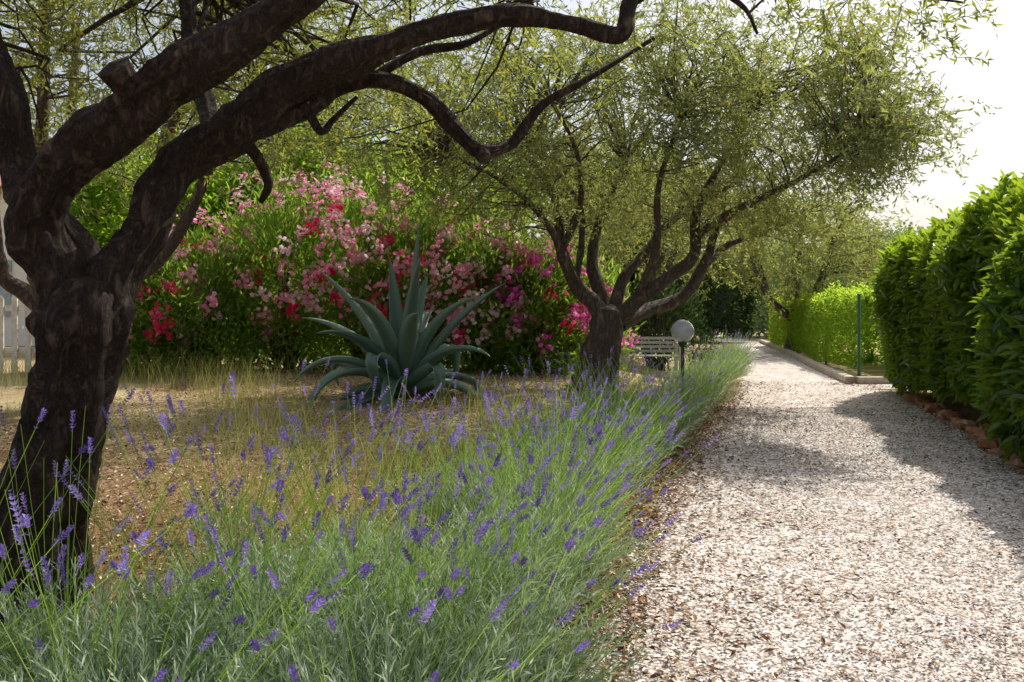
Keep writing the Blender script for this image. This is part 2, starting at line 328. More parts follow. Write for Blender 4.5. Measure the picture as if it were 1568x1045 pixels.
over=np.array([(1.15,4.2,3.1),(1.3,4.0,2.86),(1.7,4.2,2.94),(2.0,4.3,2.94),(1.5,4.4,2.98),(2.25,4.5,3.0),(.9,4.3,2.95),(1.75,4.35,3.05),(2.1,4.45,3.05),(1.2,4.4,3.05),(1.4,4.2,3.05),(2.35,4.5,2.92),(-.3,4.6,2.95),(.2,4.7,2.95),(.5,4.5,3.0),(-2.2,4.4,2.5),(-2.5,4.6,2.7),(-1.9,4.6,2.5),(-1.5,5.2,2.45),(-2.7,4.9,2.2),(-.9,5.2,2.7),(-2.2,5.4,2.3),(-1.2,5.0,2.75),(-.5,5.2,2.9),(-2.0,5.0,2.7),(-1.7,5.4,2.8),(-2.9,5.4,2.6),(-.9,5.6,3.0),(0,5.4,3.0)])
C1=np.vstack([C1,over])
olive_tree(near,C1,.30,9,17,.062,.0135,np.array([-1,4.9,3.6]),M_oliveN,bark,32,1.0,.03,.012)

mid=[
 [(1.15,12,.05,.42),(1.21,12,.2,.32),(1.3,12,.75,.25),(1.39,12,1.3,.22)],
 [(1.36,12,1.1,.14),(1.15,12,1.42,.12),(.93,12,1.62,.10),(.68,11.9,2.18,.08),(.61,11.8,2.82,.055),(.15,11.6,3.5,.035)],
 [(.95,12,1.6,.07),(.72,11.7,2.0,.055),(.45,11.4,2.5,.045),(-.13,11.2,3.0,.03),(-.87,11,3.35,.02)],
 [(1.37,12.1,1.2,.11),(1.16,12.3,2.0,.08),(1.3,12.4,2.64,.06),(1.7,12.6,3.5,.035)],
 [(1.42,12,1.1,.13),(1.75,11.9,1.42,.11),(2.05,11.8,1.66,.09),(2.5,11.7,2.04,.08),(2.52,11.6,2.64,.065),(2.78,11.5,3.2,.045),(3.2,11.3,4.0,.03)],
 [(1.45,12.1,1.2,.10),(1.62,12.4,1.75,.08),(2.0,12.6,2.18,.065),(2.4,12.8,2.64,.05),(3.5,13,3.3,.03)],
 [(1.5,12,1.1,.12),(2.0,12.4,1.3,.10),(2.55,12.6,1.53,.09),(2.9,12.6,2.08,.07),(3.1,12.5,2.6,.05),(4.0,12.3,3.1,.03),(4.7,12,3.5,.015)],
 [(.68,11.9,2.1,.055),(.9,11.2,2.7,.045),(.8,10.6,3.3,.03),(.5,10.3,3.8,.02)],
 [(2.52,11.7,2.3,.055),(2.9,11,2.6,.045),(3.6,10.4,2.95,.028),(4.1,9.6,3.3,.014)],
 [(1.75,11.9,1.45,.065),(1.95,11.5,2.1,.055),(1.9,11,2.9,.04),(2.1,10.6,3.7,.025)],
 [(.9,12,1.7,.055),(1.0,12.2,2.3,.045),(.95,12.3,2.9,.035),(.4,12.6,3.6,.02)],
 [(2.9,12.6,2.0,.06),(3.3,12.9,2.3,.045),(3.9,13,2.5,.03),(4.5,12.9,2.8,.018)],
]
cc=np.array([1.9,12,3.85])
C2=np.vstack([crown_pts(cc,(3.3,2.6,1.8),450,.35,-.9,2),crown_pts(np.array([-.9,11.3,3.75]),(2.0,1.5,1.2),110,.2,-1.2,5),
   crown_pts(np.array([4.1,10.4,4.2]),(.6,1.0,.9),50,.1,-1.5,9),crown_pts(np.array([4.05,9.5,3.25]),(.42,1.05,.6),64,.1,-2.5,9),crown_pts(np.array([3.9,12.4,2.75]),(1.1,.9,.5),45,.2,-1.5,9),
   crown_pts(np.array([2.2,10.0,3.9]),(1.6,.6,1.2),60,.1,-1.5,3)])
C2=C2[~((C2[:,2]<2.55)&(abs(C2[:,0]-1.8)<1.9))]
olive_tree(mid,C2,.36,10,15,.078,.0195,cc,M_olive,bark2,12,.7,.1,.016)

def auto_olive(x,y,h,R,nC,seed,ntw=10,nlf=13,LL=.10,LW=.026,R0=.45,thr=-.8,zb=1.5,dx=0):
    z=float(gz(x,y));limbs=[[(x,y,z-.1,.3),(x,y,z+.3,.22),(x+.1,y,z+.8,.18),(x+.05,y,z+1.1,.16)]]
    rg=np.random.default_rng(seed)
    for k in range(6):
        a=k*1.05+rg.uniform(0,.5);d=np.array([math.cos(a),math.sin(a)])
        limbs.append([(x+.05,y,z+.95,.11),(x+d[0]*.4,y+d[1]*.4,z+1.35,.1),(x+dx*.3+d[0]*.9,y+d[1]*.9,z+1.9+rg.uniform(-.2,.2),.075),(x+dx*.8+d[0]*R*.5,y+d[1]*R*.5,h-1.2,.05),(x+dx+d[0]*R*.75,y+d[1]*R*.75,h-.6,.025)])
    c=np.array([x+dx,y,(h+z+zb)/2]);C=crown_pts(c,(R,R*.9,(h-z-zb)/2),nC,.35,thr,seed)
    olive_tree(limbs,C,R0,ntw,nlf,LL,LW,c,M_olive,bark2,9,.5,.15,.018)
auto_olive(2.7,20,5.0,3.2,130,3,LL=.12,LW=.032,R0=.5)
auto_olive(-5.2,9.8,5.8,3.2,270,4,LL=.08,LW=.02,R0=.4,zb=2.6,dx=1.0)
auto_olive(8.6,26,4.9,3.2,170,6,LL=.14,LW=.038,R0=.55)

# ---------------------------------------------------------------- hedges
def hedge(name,A,B,w,z0,h,n,L,W,mat,r=.35,lump=.12,sprout=0,core=(.02,.035,.012),inset=.4,rn_add=0,wl=.35):
    A=np.array(A,float);B=np.array(B,float);u=B-A;ln=np.linalg.norm(u);u/=ln;v=np.array([u[1],-u[0]])
    half=np.array([ln/2,w/2,h/2])
    areas=np.array([ln*h*wl,ln*h,w*h,w*h,ln*w*.9]);f=rng.choice(5,n,p=areas/areas.sum())
    q=U(-1,1,(n,3))*half
    q[f==0,1]=half[1];q[f==1,1]=-half[1];q[f==2,0]=half[0];q[f==3,0]=-half[0];q[f==4,2]=half[2]
    inner=np.clip(q,-(half-r),half-r);nn=nrm(q-inner+1e-6);q=inner+nn*r
    w3=np.stack([A[0]+u[0]*(q[:,0]+ln/2)+v[0]*q[:,1],A[1]+u[1]*(q[:,0]+ln/2)+v[1]*q[:,1],q[:,2]+h/2+z0],-1)
    nw=np.stack([u[0]*nn[:,0]+v[0]*nn[:,1],u[1]*nn[:,0]+v[1]*nn[:,1],nn[:,2]],-1)
    lm=wob(w3,1.6)*lump+wob(w3,4.5)*lump*.6
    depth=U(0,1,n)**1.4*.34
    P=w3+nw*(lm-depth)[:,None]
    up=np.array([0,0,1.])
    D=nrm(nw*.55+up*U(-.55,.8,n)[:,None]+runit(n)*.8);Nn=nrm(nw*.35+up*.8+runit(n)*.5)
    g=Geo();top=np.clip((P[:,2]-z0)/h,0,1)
    rn=np.clip(U(0,.55,n)+sstep((top-.66)/.25)*U(.1,.6,n)-depth*.7+rn_add,0,1)  # sunlit top painted into the leaf tone; deeper leaves darker
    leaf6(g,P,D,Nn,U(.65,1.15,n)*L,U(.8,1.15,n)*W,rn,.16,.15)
    if sprout:
        idx=np.where((f==4)|((f==1)&(top>.8)))[0];idx=rng.choice(idx,min(sprout,len(idx)),False)
        hm=U(.05,.30,len(idx));ln_=rng.normal(size=(len(idx),3))*.1
        for _ in range(9):
            hgt=U(0,1,len(idx))*hm;a=U(0,6.28,len(idx))
            PP=P[idx]+(up+ln_)*hgt[:,None]+rng.normal(size=(len(idx),3))*.012
            DD=np.stack([np.cos(a)*.7,np.sin(a)*.7,U(.4,1.1,len(idx))],-1)
            leaf6(g,PP,DD,nrm(runit(len(idx))*.5+up),L*U(.6,1,len(idx)),W*.85,U(.75,1,len(idx)),.2,.1)
    e=empty(name);g.build('leaves',[mat],e)
    gc=Geo();s=half-np.array([inset,inset,inset*.7]);cs=[]
    for sx_ in(-1,1):
        for sy_ in(-1,1):
            for sz_ in(-1,1):
                a=sx_*s[0]+ln/2;b_=sy_*s[1];cs.append((A[0]+u[0]*a+v[0]*b_,A[1]+u[1]*a+v[1]*b_,z0+h/2+sz_*s[2]))
    gc.add(cs,[(0,1,3,2),(4,6,7,5),(0,4,5,1),(2,3,7,6),(0,2,6,4),(1,5,7,3)])
    gc.build('twiggy_core',[simple(name+'_core',core,.9,scale=20,bump=1)],e);return e
hx=lambda y:4.52+.295*(y-7.5)
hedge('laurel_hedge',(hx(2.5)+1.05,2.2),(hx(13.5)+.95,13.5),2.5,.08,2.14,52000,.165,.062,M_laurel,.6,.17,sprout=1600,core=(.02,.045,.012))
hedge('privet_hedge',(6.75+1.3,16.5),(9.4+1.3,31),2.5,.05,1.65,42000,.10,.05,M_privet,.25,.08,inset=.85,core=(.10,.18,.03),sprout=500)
hedge('conifer_hedge',(3.8,30),(9.2,35),2.0,.2,3.0,12000,.28,.09,M_dark,.5,.2)
hedge('dark_fill_hedge',(-9,19.0),(1.8,18.0),1.6,.2,2.0,16000,.20,.07,M_dark,.5,.2,wl=.2)  # added backdrop, fills in darkness behind and below the oleanders

g=Geo();y=4.2
while y<13.4:
    x=hx(y)-.10+U(-.07,.05);r=U(.05,.13)
    ph=np.linspace(.05,np.pi-.05,7);th=np.linspace(0,2*np.pi,11)[:-1];V=[]
    for a in ph:
        for b_ in th:
            dv=np.array([math.sin(a)*math.cos(b_),math.sin(a)*math.sin(b_),math.cos(a)*.65])
            V.append(np.array([x,y,r*.3])+dv*r*(1+.9*mnoise.noise(Vector(dv*1.7+np.array([y*7,0,0])))))
    Fq=[(i*10+k,i*10+(k+1)%10,(i+1)*10+(k+1)%10,(i+1)*10+k) for i in range(6) for k in range(10)]
    g.add(V,Fq,U(0,1));y+=r*U(1.5,3.2)
g.build('stone_edging',[attrmat('edging_stone',[(0,(.24,.09,.05)),(.5,(.40,.19,.11)),(1,(.52,.36,.24))])])
conc=simple('concrete',(.48,.40,.32),.85,noise=.25,scale=9)
def strip(g,pts,w,z0,z1):
    pts=np.array(pts,float);T=nrm(np.gradient(pts,axis=0));Nn=np.stack([T[:,1],-T[:,0]],-1)
    V=[]
    for p_,n_ in zip(pts,Nn):
        for s_,z in((0,z0),(0,z1-.015),(.015,z1),(w-.015,z1),(w,z1-.015),(w,z0)):V.append((p_[0]+n_[0]*s_,p_[1]+n_[1]*s_,z))
    F=[(i*6+k,i*6+k+1,(i+1)*6+k+1,(i+1)*6+k) for i in range(len(pts)-1) for k in range(5)]
    g.add(V,F);g.add(V[:6],[tuple(range(5,-1,-1))]);g.add(V[-6:],[tuple(range(6))])
g=Geo();strip(g,[(5.9,15.0),(6.3,17),(6.95,20),(8.3,26),(9.9,34)],.16,-.05,.13);strip(g,[(12,14.86),(9,14.86),(6.07,14.86)],.16,-.05,.132)
g.build('concrete_kerb',[conc])
g=Geo()
for (x,y) in((6.5,15.9),(7.55,20.4)):
    tube(g,[(x,y,-.05,.03),(x,y,.8,.03),(x,y,1.58,.03)],.4,10)
    tube(g,[(x,y,1.58,.036),(x,y,1.61,.036)],.4,10)
g.build('fence_posts',[simple('green_paint',(.02,.12,.06),.4)])

# ---------------------------------------------------------------- shrubs
def bush(c,rad,n,L,W,mat,flowers,obname):
    e=empty(obname);c=np.array(c,float);rad=np.array(rad,float)
    nc=60;cu=runit(nc);cu[:,2]=np.where(cu[:,2]<-.6,-cu[:,2],cu[:,2]);cr_=U(.55,1.08,nc)
    CC=c+cu*rad*cr_[:,None]
    k=rng.integers(0,nc,n);P=CC[k]+rng.normal(size=(n,3))*rad.mean()*.17
    sk=U(0,1,n)<.22;a=U(0,6.28,n);rs_=U(.5,1.05,n)
    P[sk]=np.stack([c[0]+np.cos(a)*rs_*rad[0],c[1]+np.sin(a)*rs_*rad[1],.3+U(0,1,n)*c[2]*.6],-1)[sk]
    P[:,2]=np.maximum(P[:,2],gz(P[:,0],P[:,1])+.08)
    D=nrm(nrm(P-c)*.5+np.array([0,0,.6])+runit(n)*.75)
    g=Geo();rn=np.clip(U(0,.6,n)+U(0,.4,nc)[k],0,1)
    leaf4(g,P,D,nrm(runit(n)*.8+nrm(P-c)),U(.7,1.2,n)*L,U(.8,1.2,n)*W,rn,.12)
    g.build('leaves',[mat],e)
    gs=Geo()
    for q in CC[::2]:
        b0=np.array([c[0]+U(-.2,.2),c[1]+U(-.2,.2),float(gz(c[0],c[1]))-.02])
        tube(gs,[(*b0,.02),(*(b0*.5+q*.5+[0,0,.15]),.014),(*q,.008)],.3,5,cap=False)
    gs.build('stems',[bark2],e)
    gf=Geo();mats=[]
    for mi,(col,nf,rg_) in enumerate(flowers):
        nf=int(nf*1.2)
        mats.append(PET[col]);u=runit(nf*7);u=u[(u[:,2]>-.4)&(u[:,1]<.35)]
        w_=np.argsort(-wob(u*2.5+c+mi*5,1.4)+U(-1.5,1.5,len(u)));u=u[w_][:nf]
        F0=c+u*rad*U(1.0,1.25,(len(u),1))+np.array(rg_)*U(0,1,(len(u),1))
        nfl=14;Q=np.repeat(F0,nfl,0)+rng.normal(size=(len(F0)*nfl,3))*.07
        ax=nrm(np.repeat(u,nfl,0)+runit(len(Q))*.8+[0,-.2,.2])
        a=nrm(np.cross(ax,runit(len(Q))));b=np.cross(ax,a);rq=U(0,1,len(Q))
        for t in range(5):
            th=t*2*np.pi/5
            leaf4(gf,Q,a*math.cos(th)+b*math.sin(th)+ax*.25,ax,.042,.038,rq,.1,mi,.65)
    if mats: gf.build('flowers',mats,e)
    return e
OB=[(-6.0,13.4,1.15,(1.05,.9,.85),[('pink',34,(0,0,0)),('pale',10,(0,0,0))]),
 (-4.9,13.4,1.35,(1.1,.9,1.05),[('red',18,(0,0,-.2)),('pink',20,(0,0,.2))]),
 (-3.7,13.9,1.75,(1.15,1.0,1.45),[('pink',32,(0,0,.2)),('pale',16,(0,0,0)),('red',6,(0,0,-.4))]),
 (-2.5,14.1,1.85,(1.15,1.0,1.5),[('pink',32,(0,0,.2)),('red',10,(0,0,-.4)),('pale',18,(0,0,.1))]),
 (-1.4,13.8,1.6,(1.0,1.0,1.25),[('pink',32,(0,0,.2)),('red',10,(0,0,-.3)),('pale',14,(0,0,0))]),
 (-.5,13.6,1.35,(.95,.9,1.15),[('pale',44,(0,0,.1)),('pink',28,(0,0,0)),('red',9,(0,0,-.2))]),
 (.35,13.5,1.2,(.8,.8,.95),[('magenta',44,(0,0,0)),('red',8,(0,0,0))]),
 (1.15,14.6,1.1,(.8,.9,.9),[('magenta',40,(0,0,0)),('pink',12,(0,0,0))]),
]
for x,y,z,r,fl in OB: bush((x,y,z),r,8500,.16,.034,M_oleaf,fl,'oleander_bush')

def tree(name,c,rad,n,L,W,mat,tr=.16,nc=70,sp=.15):
    e=empty(name);c=np.array(c,float);rad=np.array(rad,float)
    CC=crown_pts(c,rad*.9,nc,.45,-.9,c[0]);k=rng.integers(0,nc,n)
    P=CC[k]+rng.normal(size=(n,3))*rad.mean()*sp
    D=nrm(runit(n)+[0,0,-.1]);g=Geo();rn=np.clip(U(0,.6,n)+U(0,.4,nc)[k],0,1)
    leaf6(g,P,D,nrm(runit(n)*.8+[0,0,1]),U(.7,1.2,n)*L,U(.8,1.2,n)*W,rn);g.build('foliage',[mat],e)
    gt=Geo();z=float(gz(c[0],c[1]));l=[tube(gt,[(c[0],c[1],z-.1,tr*1.3),(c[0]+.05,c[1],z+.6,tr),(c[0]-.05,c[1],c[2]*.7,tr*.75),(c[0],c[1],c[2]+rad[2]*.4,tr*.4)],.2,10)]
    connect(gt,CC,l,.03);gt.build('trunk_and_limbs',[bark2],e)
tree('broadleaf_tree',(-8.9,20.5,3.4),(2.1,2.2,2.3),14000,.17,.09,M_broad)
tree('broadleaf_tree',(-5.5,22.5,3.8),(3.0,2.2,2.6),16000,.19,.10,M_broad)
tree('broadleaf_tree',(-1.8,26,4.2),(3.2,2.2,2.8),14000,.21,.11,M_broad)
tree('broadleaf_tree',(3.8,29,4.2),(3.2,2.2,2.8),12000,.21,.11,M_dark)
bush((2.9,16.8,1.0),(1.1,.6,.7),4500,.10,.035,M_dark,[],'green_shrub')

g=Geo()
for k in range(46):
    x=U(-70,75);y=U(52,80);h=U(4,8)
    if 15<x<32: h=U(3.6,6.8);
    c=np.array([x,y,h*.5]);n=1200;cu=runit(26)*np.array([h*.55,h*.5,h*.42]);kk=rng.integers(0,26,n)
    P=c+cu[kk]+rng.normal(size=(n,3))*h*.11;P[:,2]=np.maximum(P[:,2],.05)
    leaf4(g,P,runit(n),runit(n),U(.35,.55,n),U(.25,.4,n),np.clip(U(0,.6,n)+U(0,.4,26)[kk],0,1))
for x,y,h in((17.5,44,5.6),(20,46,5.2),(14.2,42,4.8),(11.5,40,4.8),(22.5,50,5.8)):
    c=np.array([x,y,h*.52]);n=4000;cu=runit(40)*np.array([h*.5,h*.4,h*.42]);kk=rng.integers(0,40,n)
    P=c+cu[kk]+rng.normal(size=(n,3))*h*.09;P[:,2]=np.maximum(P[:,2],.05)
    leaf4(g,P,runit(n),runit(n),U(.2,.35,n),U(.12,.22,n),np.clip(U(0,.6,n)+U(0,.4,40)[kk],0,1))
g.build('background_trees',[M_far])

# ---------------------------------------------------------------- agave
e=empty('agave_plant');g=Geo();base=np.array([-1.36,10.6,float(gz(-1.35,10.6))+.05])
rg=np.random.default_rng(33);NL=30
for k in range(NL):
    f=k/(NL-1);az=k*2.39996+rg.uniform(-.4,.4)
    el=math.radians(87-72*f**.65+rg.uniform(-8,8));Ln=(1.85-.45*f)*rg.uniform(.75,1.06)
    curl=rg.uniform(-.1,.5)+(2.2*f if rg.uniform()<.6 else .4*f);Wd=.21*rg.uniform(.8,1.15)
    kink=rg.uniform(.4,.75) if rg.uniform()<.35 and f>.15 else None
    n=18;pts=[];p_=base+np.array([math.cos(az),math.sin(az),0])*.10+np.array([0,0,.25*(1-f)]);ang=el
    for i in range(n+1):
        t=i/n;pts.append((p_.copy(),ang,t))
        ang-=curl/n*(.4+1.4*t)
        if kink and abs(t-kink)<.06: ang-=.95
        p_=p_+np.array([math.cos(az)*math.cos(ang),math.sin(az)*math.cos(ang),math.sin(ang)])*Ln/n
        if p_[2]<base[2]-.02: ang=max(ang,-.05)
    S=np.array([-math.sin(az),math.cos(az),0]);V=[]
    for c_,a_,t in pts:
        up=np.array([-math.cos(az)*math.sin(a_),-math.sin(az)*math.sin(a_),math.cos(a_)])
        w=Wd*(.6+.4*math.sin(min(t/.4,1)*math.pi/2))*(1-max(0,(t-.4)/.6)**1.8)+.003;th=.05*(1-t)**.8+.004
        prof=[(-1,.34,0),(-.55,.10,0),(0,0,0),(.55,.10,0),(1,.34,0),(.55,.10,-1),(0,0,-1.2),(-.55,.10,-1)]
        for s_,u_,d_ in prof: V.append(c_+S*s_*w/2+up*(u_*w*.8+d_*th))
    rr_=rg.uniform(0,.75);att=np.tile([1,rr_,rr_,rr_,1,rr_,rr_,rr_],n+1)
    Fq=[(i*8+j,i*8+(j+1)%8,(i+1)*8+(j+1)%8,(i+1)*8+j) for i in range(n) for j in range(8)]
    g.add(V,Fq,att,0,True)
M_ag=leafmat('agave_leaf',[(0,(.06,.115,.09)),(.5,(.10,.18,.14)),(.78,(.15,.25,.19)),(1,(.30,.38,.24))],(.1,.2,.12),.06,.34,gloss=True,spec=.5)
g.build('leaves',[M_ag],e)
g=Geo();tube(g,[(base[0],base[1],base[2]-.15,.17),(base[0],base[1],base[2]+.2,.14),(base[0],base[1],base[2]+.45,.06)],.1,12)
g.build('stem',[bark2],e)

# ---------------------------------------------------------------- garden lamp
e=empty('garden_lamp');lx,ly,lz=2.21,11,1.03
def sphere(g,c,r,nu=32,nv=20,flip=False):
    V=[];c=np.array(c)
    for i in range(nv+1):
        a=max(1e-3,min(math.pi-1e-3,math.pi*i/nv))
        for k in range(nu):
            b=2*math.pi*k/nu;V.append(c+r*np.array([math.sin(a)*math.cos(b),math.sin(a)*math.sin(b),math.cos(a)]))
    F=[(i*nu+k,(i+1)*nu+k,(i+1)*nu+(k+1)%nu,i*nu+(k+1)%nu) for i in range(nv) for k in range(nu)]
    if flip: F=[f[::-1] for f in F]
    g.add(V,F,.5,0,True)
m,nt,out=newmat('globe_glass');p=nt.nodes.new('ShaderNodeBsdfPrincipled');p.inputs['Transmission Weight'].default_value=.7;p.inputs['Roughness'].default_value=.05;p.inputs['Base Color'].default_value=(.88,.90,.93,1);p.inputs['IOR'].default_value=1.5
nt.links.new(p.outputs[0],out.inputs[0])
g=Geo();sphere(g,(lx,ly,lz),.15);sphere(g,(lx,ly,lz),.144,flip=True);g.build('glass_globe',[m],e)
g=Geo();sphere(g,(lx,ly,lz+.0),.055,16,10);g.build('bulb',[simple('bulb_white',(.85,.85,.83),.3)],e)
g=Geo();tube(g,[(lx,ly,-.05,.024),(lx,ly,.4,.022),(lx,ly,lz-.2,.022)],.3,12);tube(g,[(lx,ly,lz-.21,.025),(lx,ly,lz-.185,.05),(lx,ly,lz-.14,.06)],.03,16)
g.build('post',[simple('dark_green_metal',(.03,.06,.045),.4,.3)],e)

# garden bench
e=empty('garden_bench');g=Geo();ox,oy=2.05,15.4;oz=float(gz(ox+.5,oy))-.06;Wb=1.05
for s_ in(0,Wb-.06):
    box(g,(ox+s_,oy,oz),(ox+s_+.06,oy+.06,oz+.60));box(g,(ox+s_,oy+.46,oz),(ox+s_+.06,oy+.52,oz+.76))
    box(g,(ox+s_-.01,oy-.03,oz+.602),(ox+s_+.07,oy+.455,oz+.64));box(g,(ox+s_+.01,oy+.062,oz+.34),(ox+s_+.05,oy+.458,oz+.39))
for k in range(5): box(g,(ox+.065,oy+k*.09,oz+.393),(ox+Wb-.065,oy+.07+k*.09,oz+.415))
for k in range(4): box(g,(ox+.063,oy+.47,oz+.45+k*.08),(ox+Wb-.063,oy+.50,oz+.50+k*.08))
g.build('frame_and_slats',[simple('dimmed_white_paint',(.45,.45,.41),.6,noise=.15)],e)  # white bench paint toned down to grey

g=Geo();x=-12.5
while x<-7.0:
    zt=1.15+U(-.02,.02);z0=float(gz(x,13));box(g,(x,13,z0-.05),(x+.09,13.025,z0+zt))
    g.add([(x,13,z0+zt),(x+.09,13,z0+zt),(x+.045,13,z0+zt+.07),(x,13.025,z0+zt),(x+.09,13.025,z0+zt),(x+.045,13.025,z0+zt+.07)],[(0,1,2),(5,4,3)])
    x+=.21
z0=.34
for z in(.3,.95): box(g,(-12.6,13.028,z0+z),(-7.0,13.065,z0+z+.09))
for x in(-12.5,-10.8,-9.1,-7.2): box(g,(x,13.068,z0-.1),(x+.1,13.16,z0+1.3))
g.build('picket_fence',[simple('weathered_wood_paint',(.64,.59,.50),.7,noise=.25)])
e=empty('stucco_house');wall=simple('cream_stucco',(.82,.77,.70),.9,noise=.08,scale=3)
g=Geo();hx0,hx1,hy0,hy1=-22,-10.6,23,31;box(g,(hx0,hy0,.0),(hx1,hy1,4.6));g.build('walls',[wall],e)
g=Geo();V=[(hx0-.5,hy0-.5,4.6),(hx1+.5,hy0-.5,4.6),(hx1+.5,hy1+.5,4.6),(hx0-.5,hy1+.5,4.6),(hx0+3,27,6.0),(hx1-3,27,6.0)]
g.add(V,[(0,1,5,4),(2,3,4,5)]);g.add(V,[(1,2,5),(3,0,4)]);g.add(V,[(0,3,2,1)]);g.build('roof',[simple('roof_tiles',(.38,.17,.10),.8,noise=.3,scale=14)],e)
gw=Geo();gs=Geo()
for x in(-20.5,-17.5,-14.9,-12.3):
    box(gw,(x,hy0-.03,1.2),(x+.9,hy0-.004,2.6));box(gs,(x-.45,hy0-.06,1.15),(x-.03,hy0-.01,2.65));box(gs,(x+.93,hy0-.06,1.15),(x+1.35,hy0-.01,2.65))
    box(gs,(x-.03,hy0-.09,1.08),(x+.93,hy0-.005,1.146))
gw.build('windows',[simple('window_glass',(.05,.06,.07),.1,noise=.02,bump=0)],e);gs.build('shutters',[simple('blue_shutters',(.35,.42,.45),.6)],e)

# ---------------------------------------------------------------- lavender
def lavender(clumps):
    gf=Geo();gs=Geo();gl=Geo()
    for (x,y,R,H,nsh,nst,SH) in clumps:
        z=float(gz(x,y));far=y>6.5
        n=nsh;a=U(0,6.283,n);rr=np.sqrt(U(0,1,n));tilt=rr*1.15
        B0=np.stack([x+np.cos(a)*rr*R*.35,y+np.sin(a)*rr*R*.35,np.full(n,z)],-1)
        D=np.stack([np.cos(a)*np.sin(tilt),np.sin(a)*np.sin(tilt),np.cos(tilt)],-1)+runit(n)*.2
        L=U(.55,1.08,n)*(H*(1-rr*.25)+rr*R*.25);bend=np.stack([np.cos(a)*.04,np.sin(a)*.04,U(.0,.09,n)],-1)
        rs=np.clip(U(0,1,n)*.7+.1,0,1)
        blades(gl,B0,D,L,bend,np.full(n,.004),rs,2,.4)
        nl=8 if far else 18;wl=2.2 if far else 1.2
        t=np.tile(np.linspace(.35,1,nl),n);Di=np.repeat(nrm(D),nl,0)
        P=np.repeat(B0,nl,0)+Di*(np.repeat(L,nl)*t)[:,None]+np.repeat(bend,nl,0)*(t*t)[:,None]
        LD=nrm(Di*1.0+runit(n*nl)*.85+[0,0,.15])
        leaf4(gl,P,LD,runit(n*nl),U(.03,.055,n*nl)*(wl**.6),U(.0035,.0055,n*nl)*wl,np.clip(np.repeat(rs,nl)+U(-.25,.3,n*nl)+(t-.75)*.5,0,1),.1)
        n=int(nst*1.8);a=U(0,6.283,n);rr=np.sqrt(U(0,1,n));tilt=rr*.66
        B0=np.stack([x+np.cos(a)*rr*R*.45,y+np.sin(a)*rr*R*.45,np.full(n,z+.1)],-1)
        D=nrm(np.stack([np.cos(a)*np.sin(tilt)+.12,np.sin(a)*np.sin(tilt)-.03,np.cos(tilt)],-1)+runit(n)*.11)
        L=U(.52,1.16,n)*SH;bend=np.stack([np.cos(a)*.04+U(-.03,.12,n),np.sin(a)*.04,U(-.07,.02,n)],-1)
        rs=U(0,1,n);w=.0030*(1.5 if far else 1)
        S1=nrm(np.cross(D,runit(n)));S2=np.cross(D,S1)
        blades(gs,B0,D,L,bend,np.full(n,w),rs,3,.3,S=S1);blades(gs,B0,D,L,bend,np.full(n,w),rs,3,.3,S=S2)
        tip=B0+D*L[:,None]+bend;ax=nrm(D*L[:,None]+2*bend);u=nrm(np.cross(ax,runit(n)));v=np.cross(ax,u)
        has=U(0,1,n)<.62;tip=tip[has];ax=ax[has];u=u[has];v=v[has];n=len(tip)
        SL=U(.025,.075,n);rc=U(.0,.65,n);bs=U(.75,1.1,n)
        W=6 if not far else 4;nb=6 if not far else 4
        for q in range(W):
            f=q/(W-1);pr=.65+.5*math.sin(math.pi*(.2+.75*f))
            for b in range(nb):
                th=b*2*np.pi/nb+q*.6+U(-.3,.3,n)
                dd=u*np.cos(th)[:,None]+v*np.sin(th)[:,None]
                P=tip+ax*((f-.15)*SL)[:,None]+dd*.002
                leaf4(gf,P,dd*.8+ax*U(.4,1.2,n)[:,None],ax,U(.009,.018,n)*(1.15 if far else 1)*pr*bs,U(.005,.009,n)*(1.3 if far else 1)*bs,np.clip(rc+U(0,.4,n),0,1),.2)
        P=tip-ax*U(.02,.04,n)[:,None]
        for b in range(4):
            th=b*1.57+U(0,1,n);dd=u*np.cos(th)[:,None]+v*np.sin(th)[:,None]
            leaf4(gf,P,dd*.8+ax*.8,ax,np.full(n,.011),np.full(n,.006),rc,.2)
    e=empty('lavender_bushes')
    gl.build('foliage',[M_lav],e);gs.build('flower_stalks',[M_stalk],e);gf.build('flower_spikes',[M_flow],e)
cl=[(-1.4,2.75,.45,.38,420,50,.85),(-.85,2.95,.5,.46,600,66,.85),(-.32,3.1,.48,.5,600,62,.78),(-.98,2.2,.45,.40,520,26,.62),(-.35,2.35,.45,.40,520,30,.62),(-1.8,2.5,.4,.28,220,32,.85),
 (.05,3.65,.42,.44,380,54,.72),(.02,2.7,.26,.34,240,20,.55)]
y=4.25
while y<22:
    cl.append((float(Lx(y))-.48+U(-.2,.15),y,.46+U(-.1,.08),.46+U(-.09,.07),int(360-14*y) if y<9 else 170,int(56-2*y) if y<9 else 24,.70+U(-.06,.06)))
    if 4.5<y<10: cl.append((float(Lx(y))-1.1+U(-.15,.15),y+.3,.38,.34,int(200-10*y),24,.72))
    y+=(.70 if y<10 else .9)+U(-.12,.12)
cl+=[(-.75,4.2,.3,.26,110,32,.85),(-1.25,4.0,.3,.22,80,28,.9),(-.2,5.2,.3,.3,110,24,.75),(-1.6,4.8,.25,.2,50,16,.85),(-.7,5.6,.25,.2,50,14,.8)]
lavender(cl)

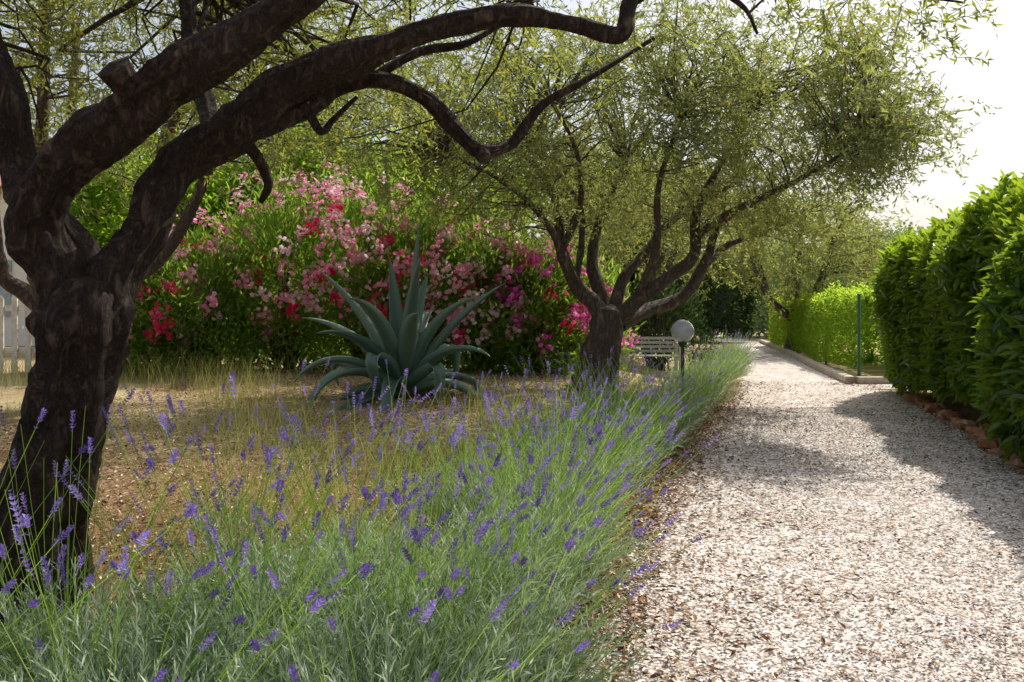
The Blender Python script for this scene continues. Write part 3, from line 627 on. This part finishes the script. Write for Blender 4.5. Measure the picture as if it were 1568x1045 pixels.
# ---------------------------------------------------------------- grass
g=Geo()
n=36000;y=U(4,15,n);x=Lx(y)-.9-U(0,1,n)*(4+.35*y);k=wob(np.stack([x,y,0*x],-1),1.3)+.07*(y-10)>U(-.0,1.0,n)
x=x[k];y=y[k];n=len(x)
blades(g,np.stack([x,y,gz(x,y)],-1),np.stack([U(-.35,.35,n),U(-.35,.35,n),np.ones(n)],-1),U(.04,.16,n),np.stack([U(-.06,.06,n),U(-.06,.06,n),-U(0,.04,n)],-1),U(.004,.008,n),U(0,1,n),2,.9)
cx=[];cy=[]
for (a,b,s,m_) in((-1.6,5.6,.25,160),(-.9,6.5,.3,200),(-2.7,8.5,.35,260),(-2.0,7.4,.3,200),(-.2,6.8,.25,260),(.5,8.2,.3,260),(-3.4,10.6,.4,400),(-.3,9.2,.35,260),(-1.1,4.7,.25,200),(.2,5.3,.2,250),(-4.5,12,.5,500),(-1.9,4.1,.25,120),(-6,11.8,.5,500),(-7.4,12.3,.5,400)):
    cx.append(rng.normal(a,s,m_));cy.append(rng.normal(b,s,m_))
x=np.concatenate(cx);y=np.concatenate(cy);n=len(x)
blades(g,np.stack([x,y,gz(x,y)],-1),np.stack([U(-.3,.3,n),U(-.3,.3,n),np.ones(n)],-1),U(.2,.55,n),np.stack([U(-.12,.12,n),U(-.12,.12,n),-U(0,.1,n)],-1),U(.003,.006,n),U(0,.9,n),3,.8)
g.build('dry_grass',[M_grass])

# ---------------------------------------------------------------- light & camera
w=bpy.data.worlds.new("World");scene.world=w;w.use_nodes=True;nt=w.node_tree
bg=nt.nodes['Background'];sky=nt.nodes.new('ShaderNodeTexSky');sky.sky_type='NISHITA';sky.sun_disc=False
EL,AZ=48,41
sky.sun_elevation=math.radians(EL);sky.sun_rotation=math.radians(AZ);sky.dust_density=5;sky.air_density=1.0;sky.ozone_density=1.0
sky_fill=nt.nodes.new('ShaderNodeMix');sky_fill.data_type='RGBA';sky_fill.inputs[0].default_value=.22;sky_fill.inputs[7].default_value=(11,11.4,12,1)  # constant near-white mixed into the sky as added ambient fill
nt.links.new(sky.outputs[0],sky_fill.inputs[6]);nt.links.new(sky_fill.outputs[2],bg.inputs[0]);bg.inputs[1].default_value=.125
sl=bpy.data.lights.new('sun','SUN');sl.energy=5;sl.angle=math.radians(.53);sl.color=(1,.96,.88)
so=bpy.data.objects.new('sun',sl);scene.collection.objects.link(so)
d=Vector((math.sin(math.radians(AZ))*math.cos(math.radians(EL)),math.cos(math.radians(AZ))*math.cos(math.radians(EL)),math.sin(math.radians(EL))))
so.rotation_euler=d.to_track_quat('Z','Y').to_euler()
cam=bpy.data.cameras.new('camera');co=bpy.data.objects.new('camera',cam);scene.collection.objects.link(co)
co.location=(0,0,1.3);co.rotation_euler=(math.radians(90),0,0);cam.sensor_width=36;cam.lens=36*1300/1568;cam.shift_y=-47/1568
cam.clip_end=2000;cam.clip_start=.05;scene.camera=co
scene.view_settings.view_transform='Standard';scene.view_settings.look='None';scene.view_settings.exposure=0
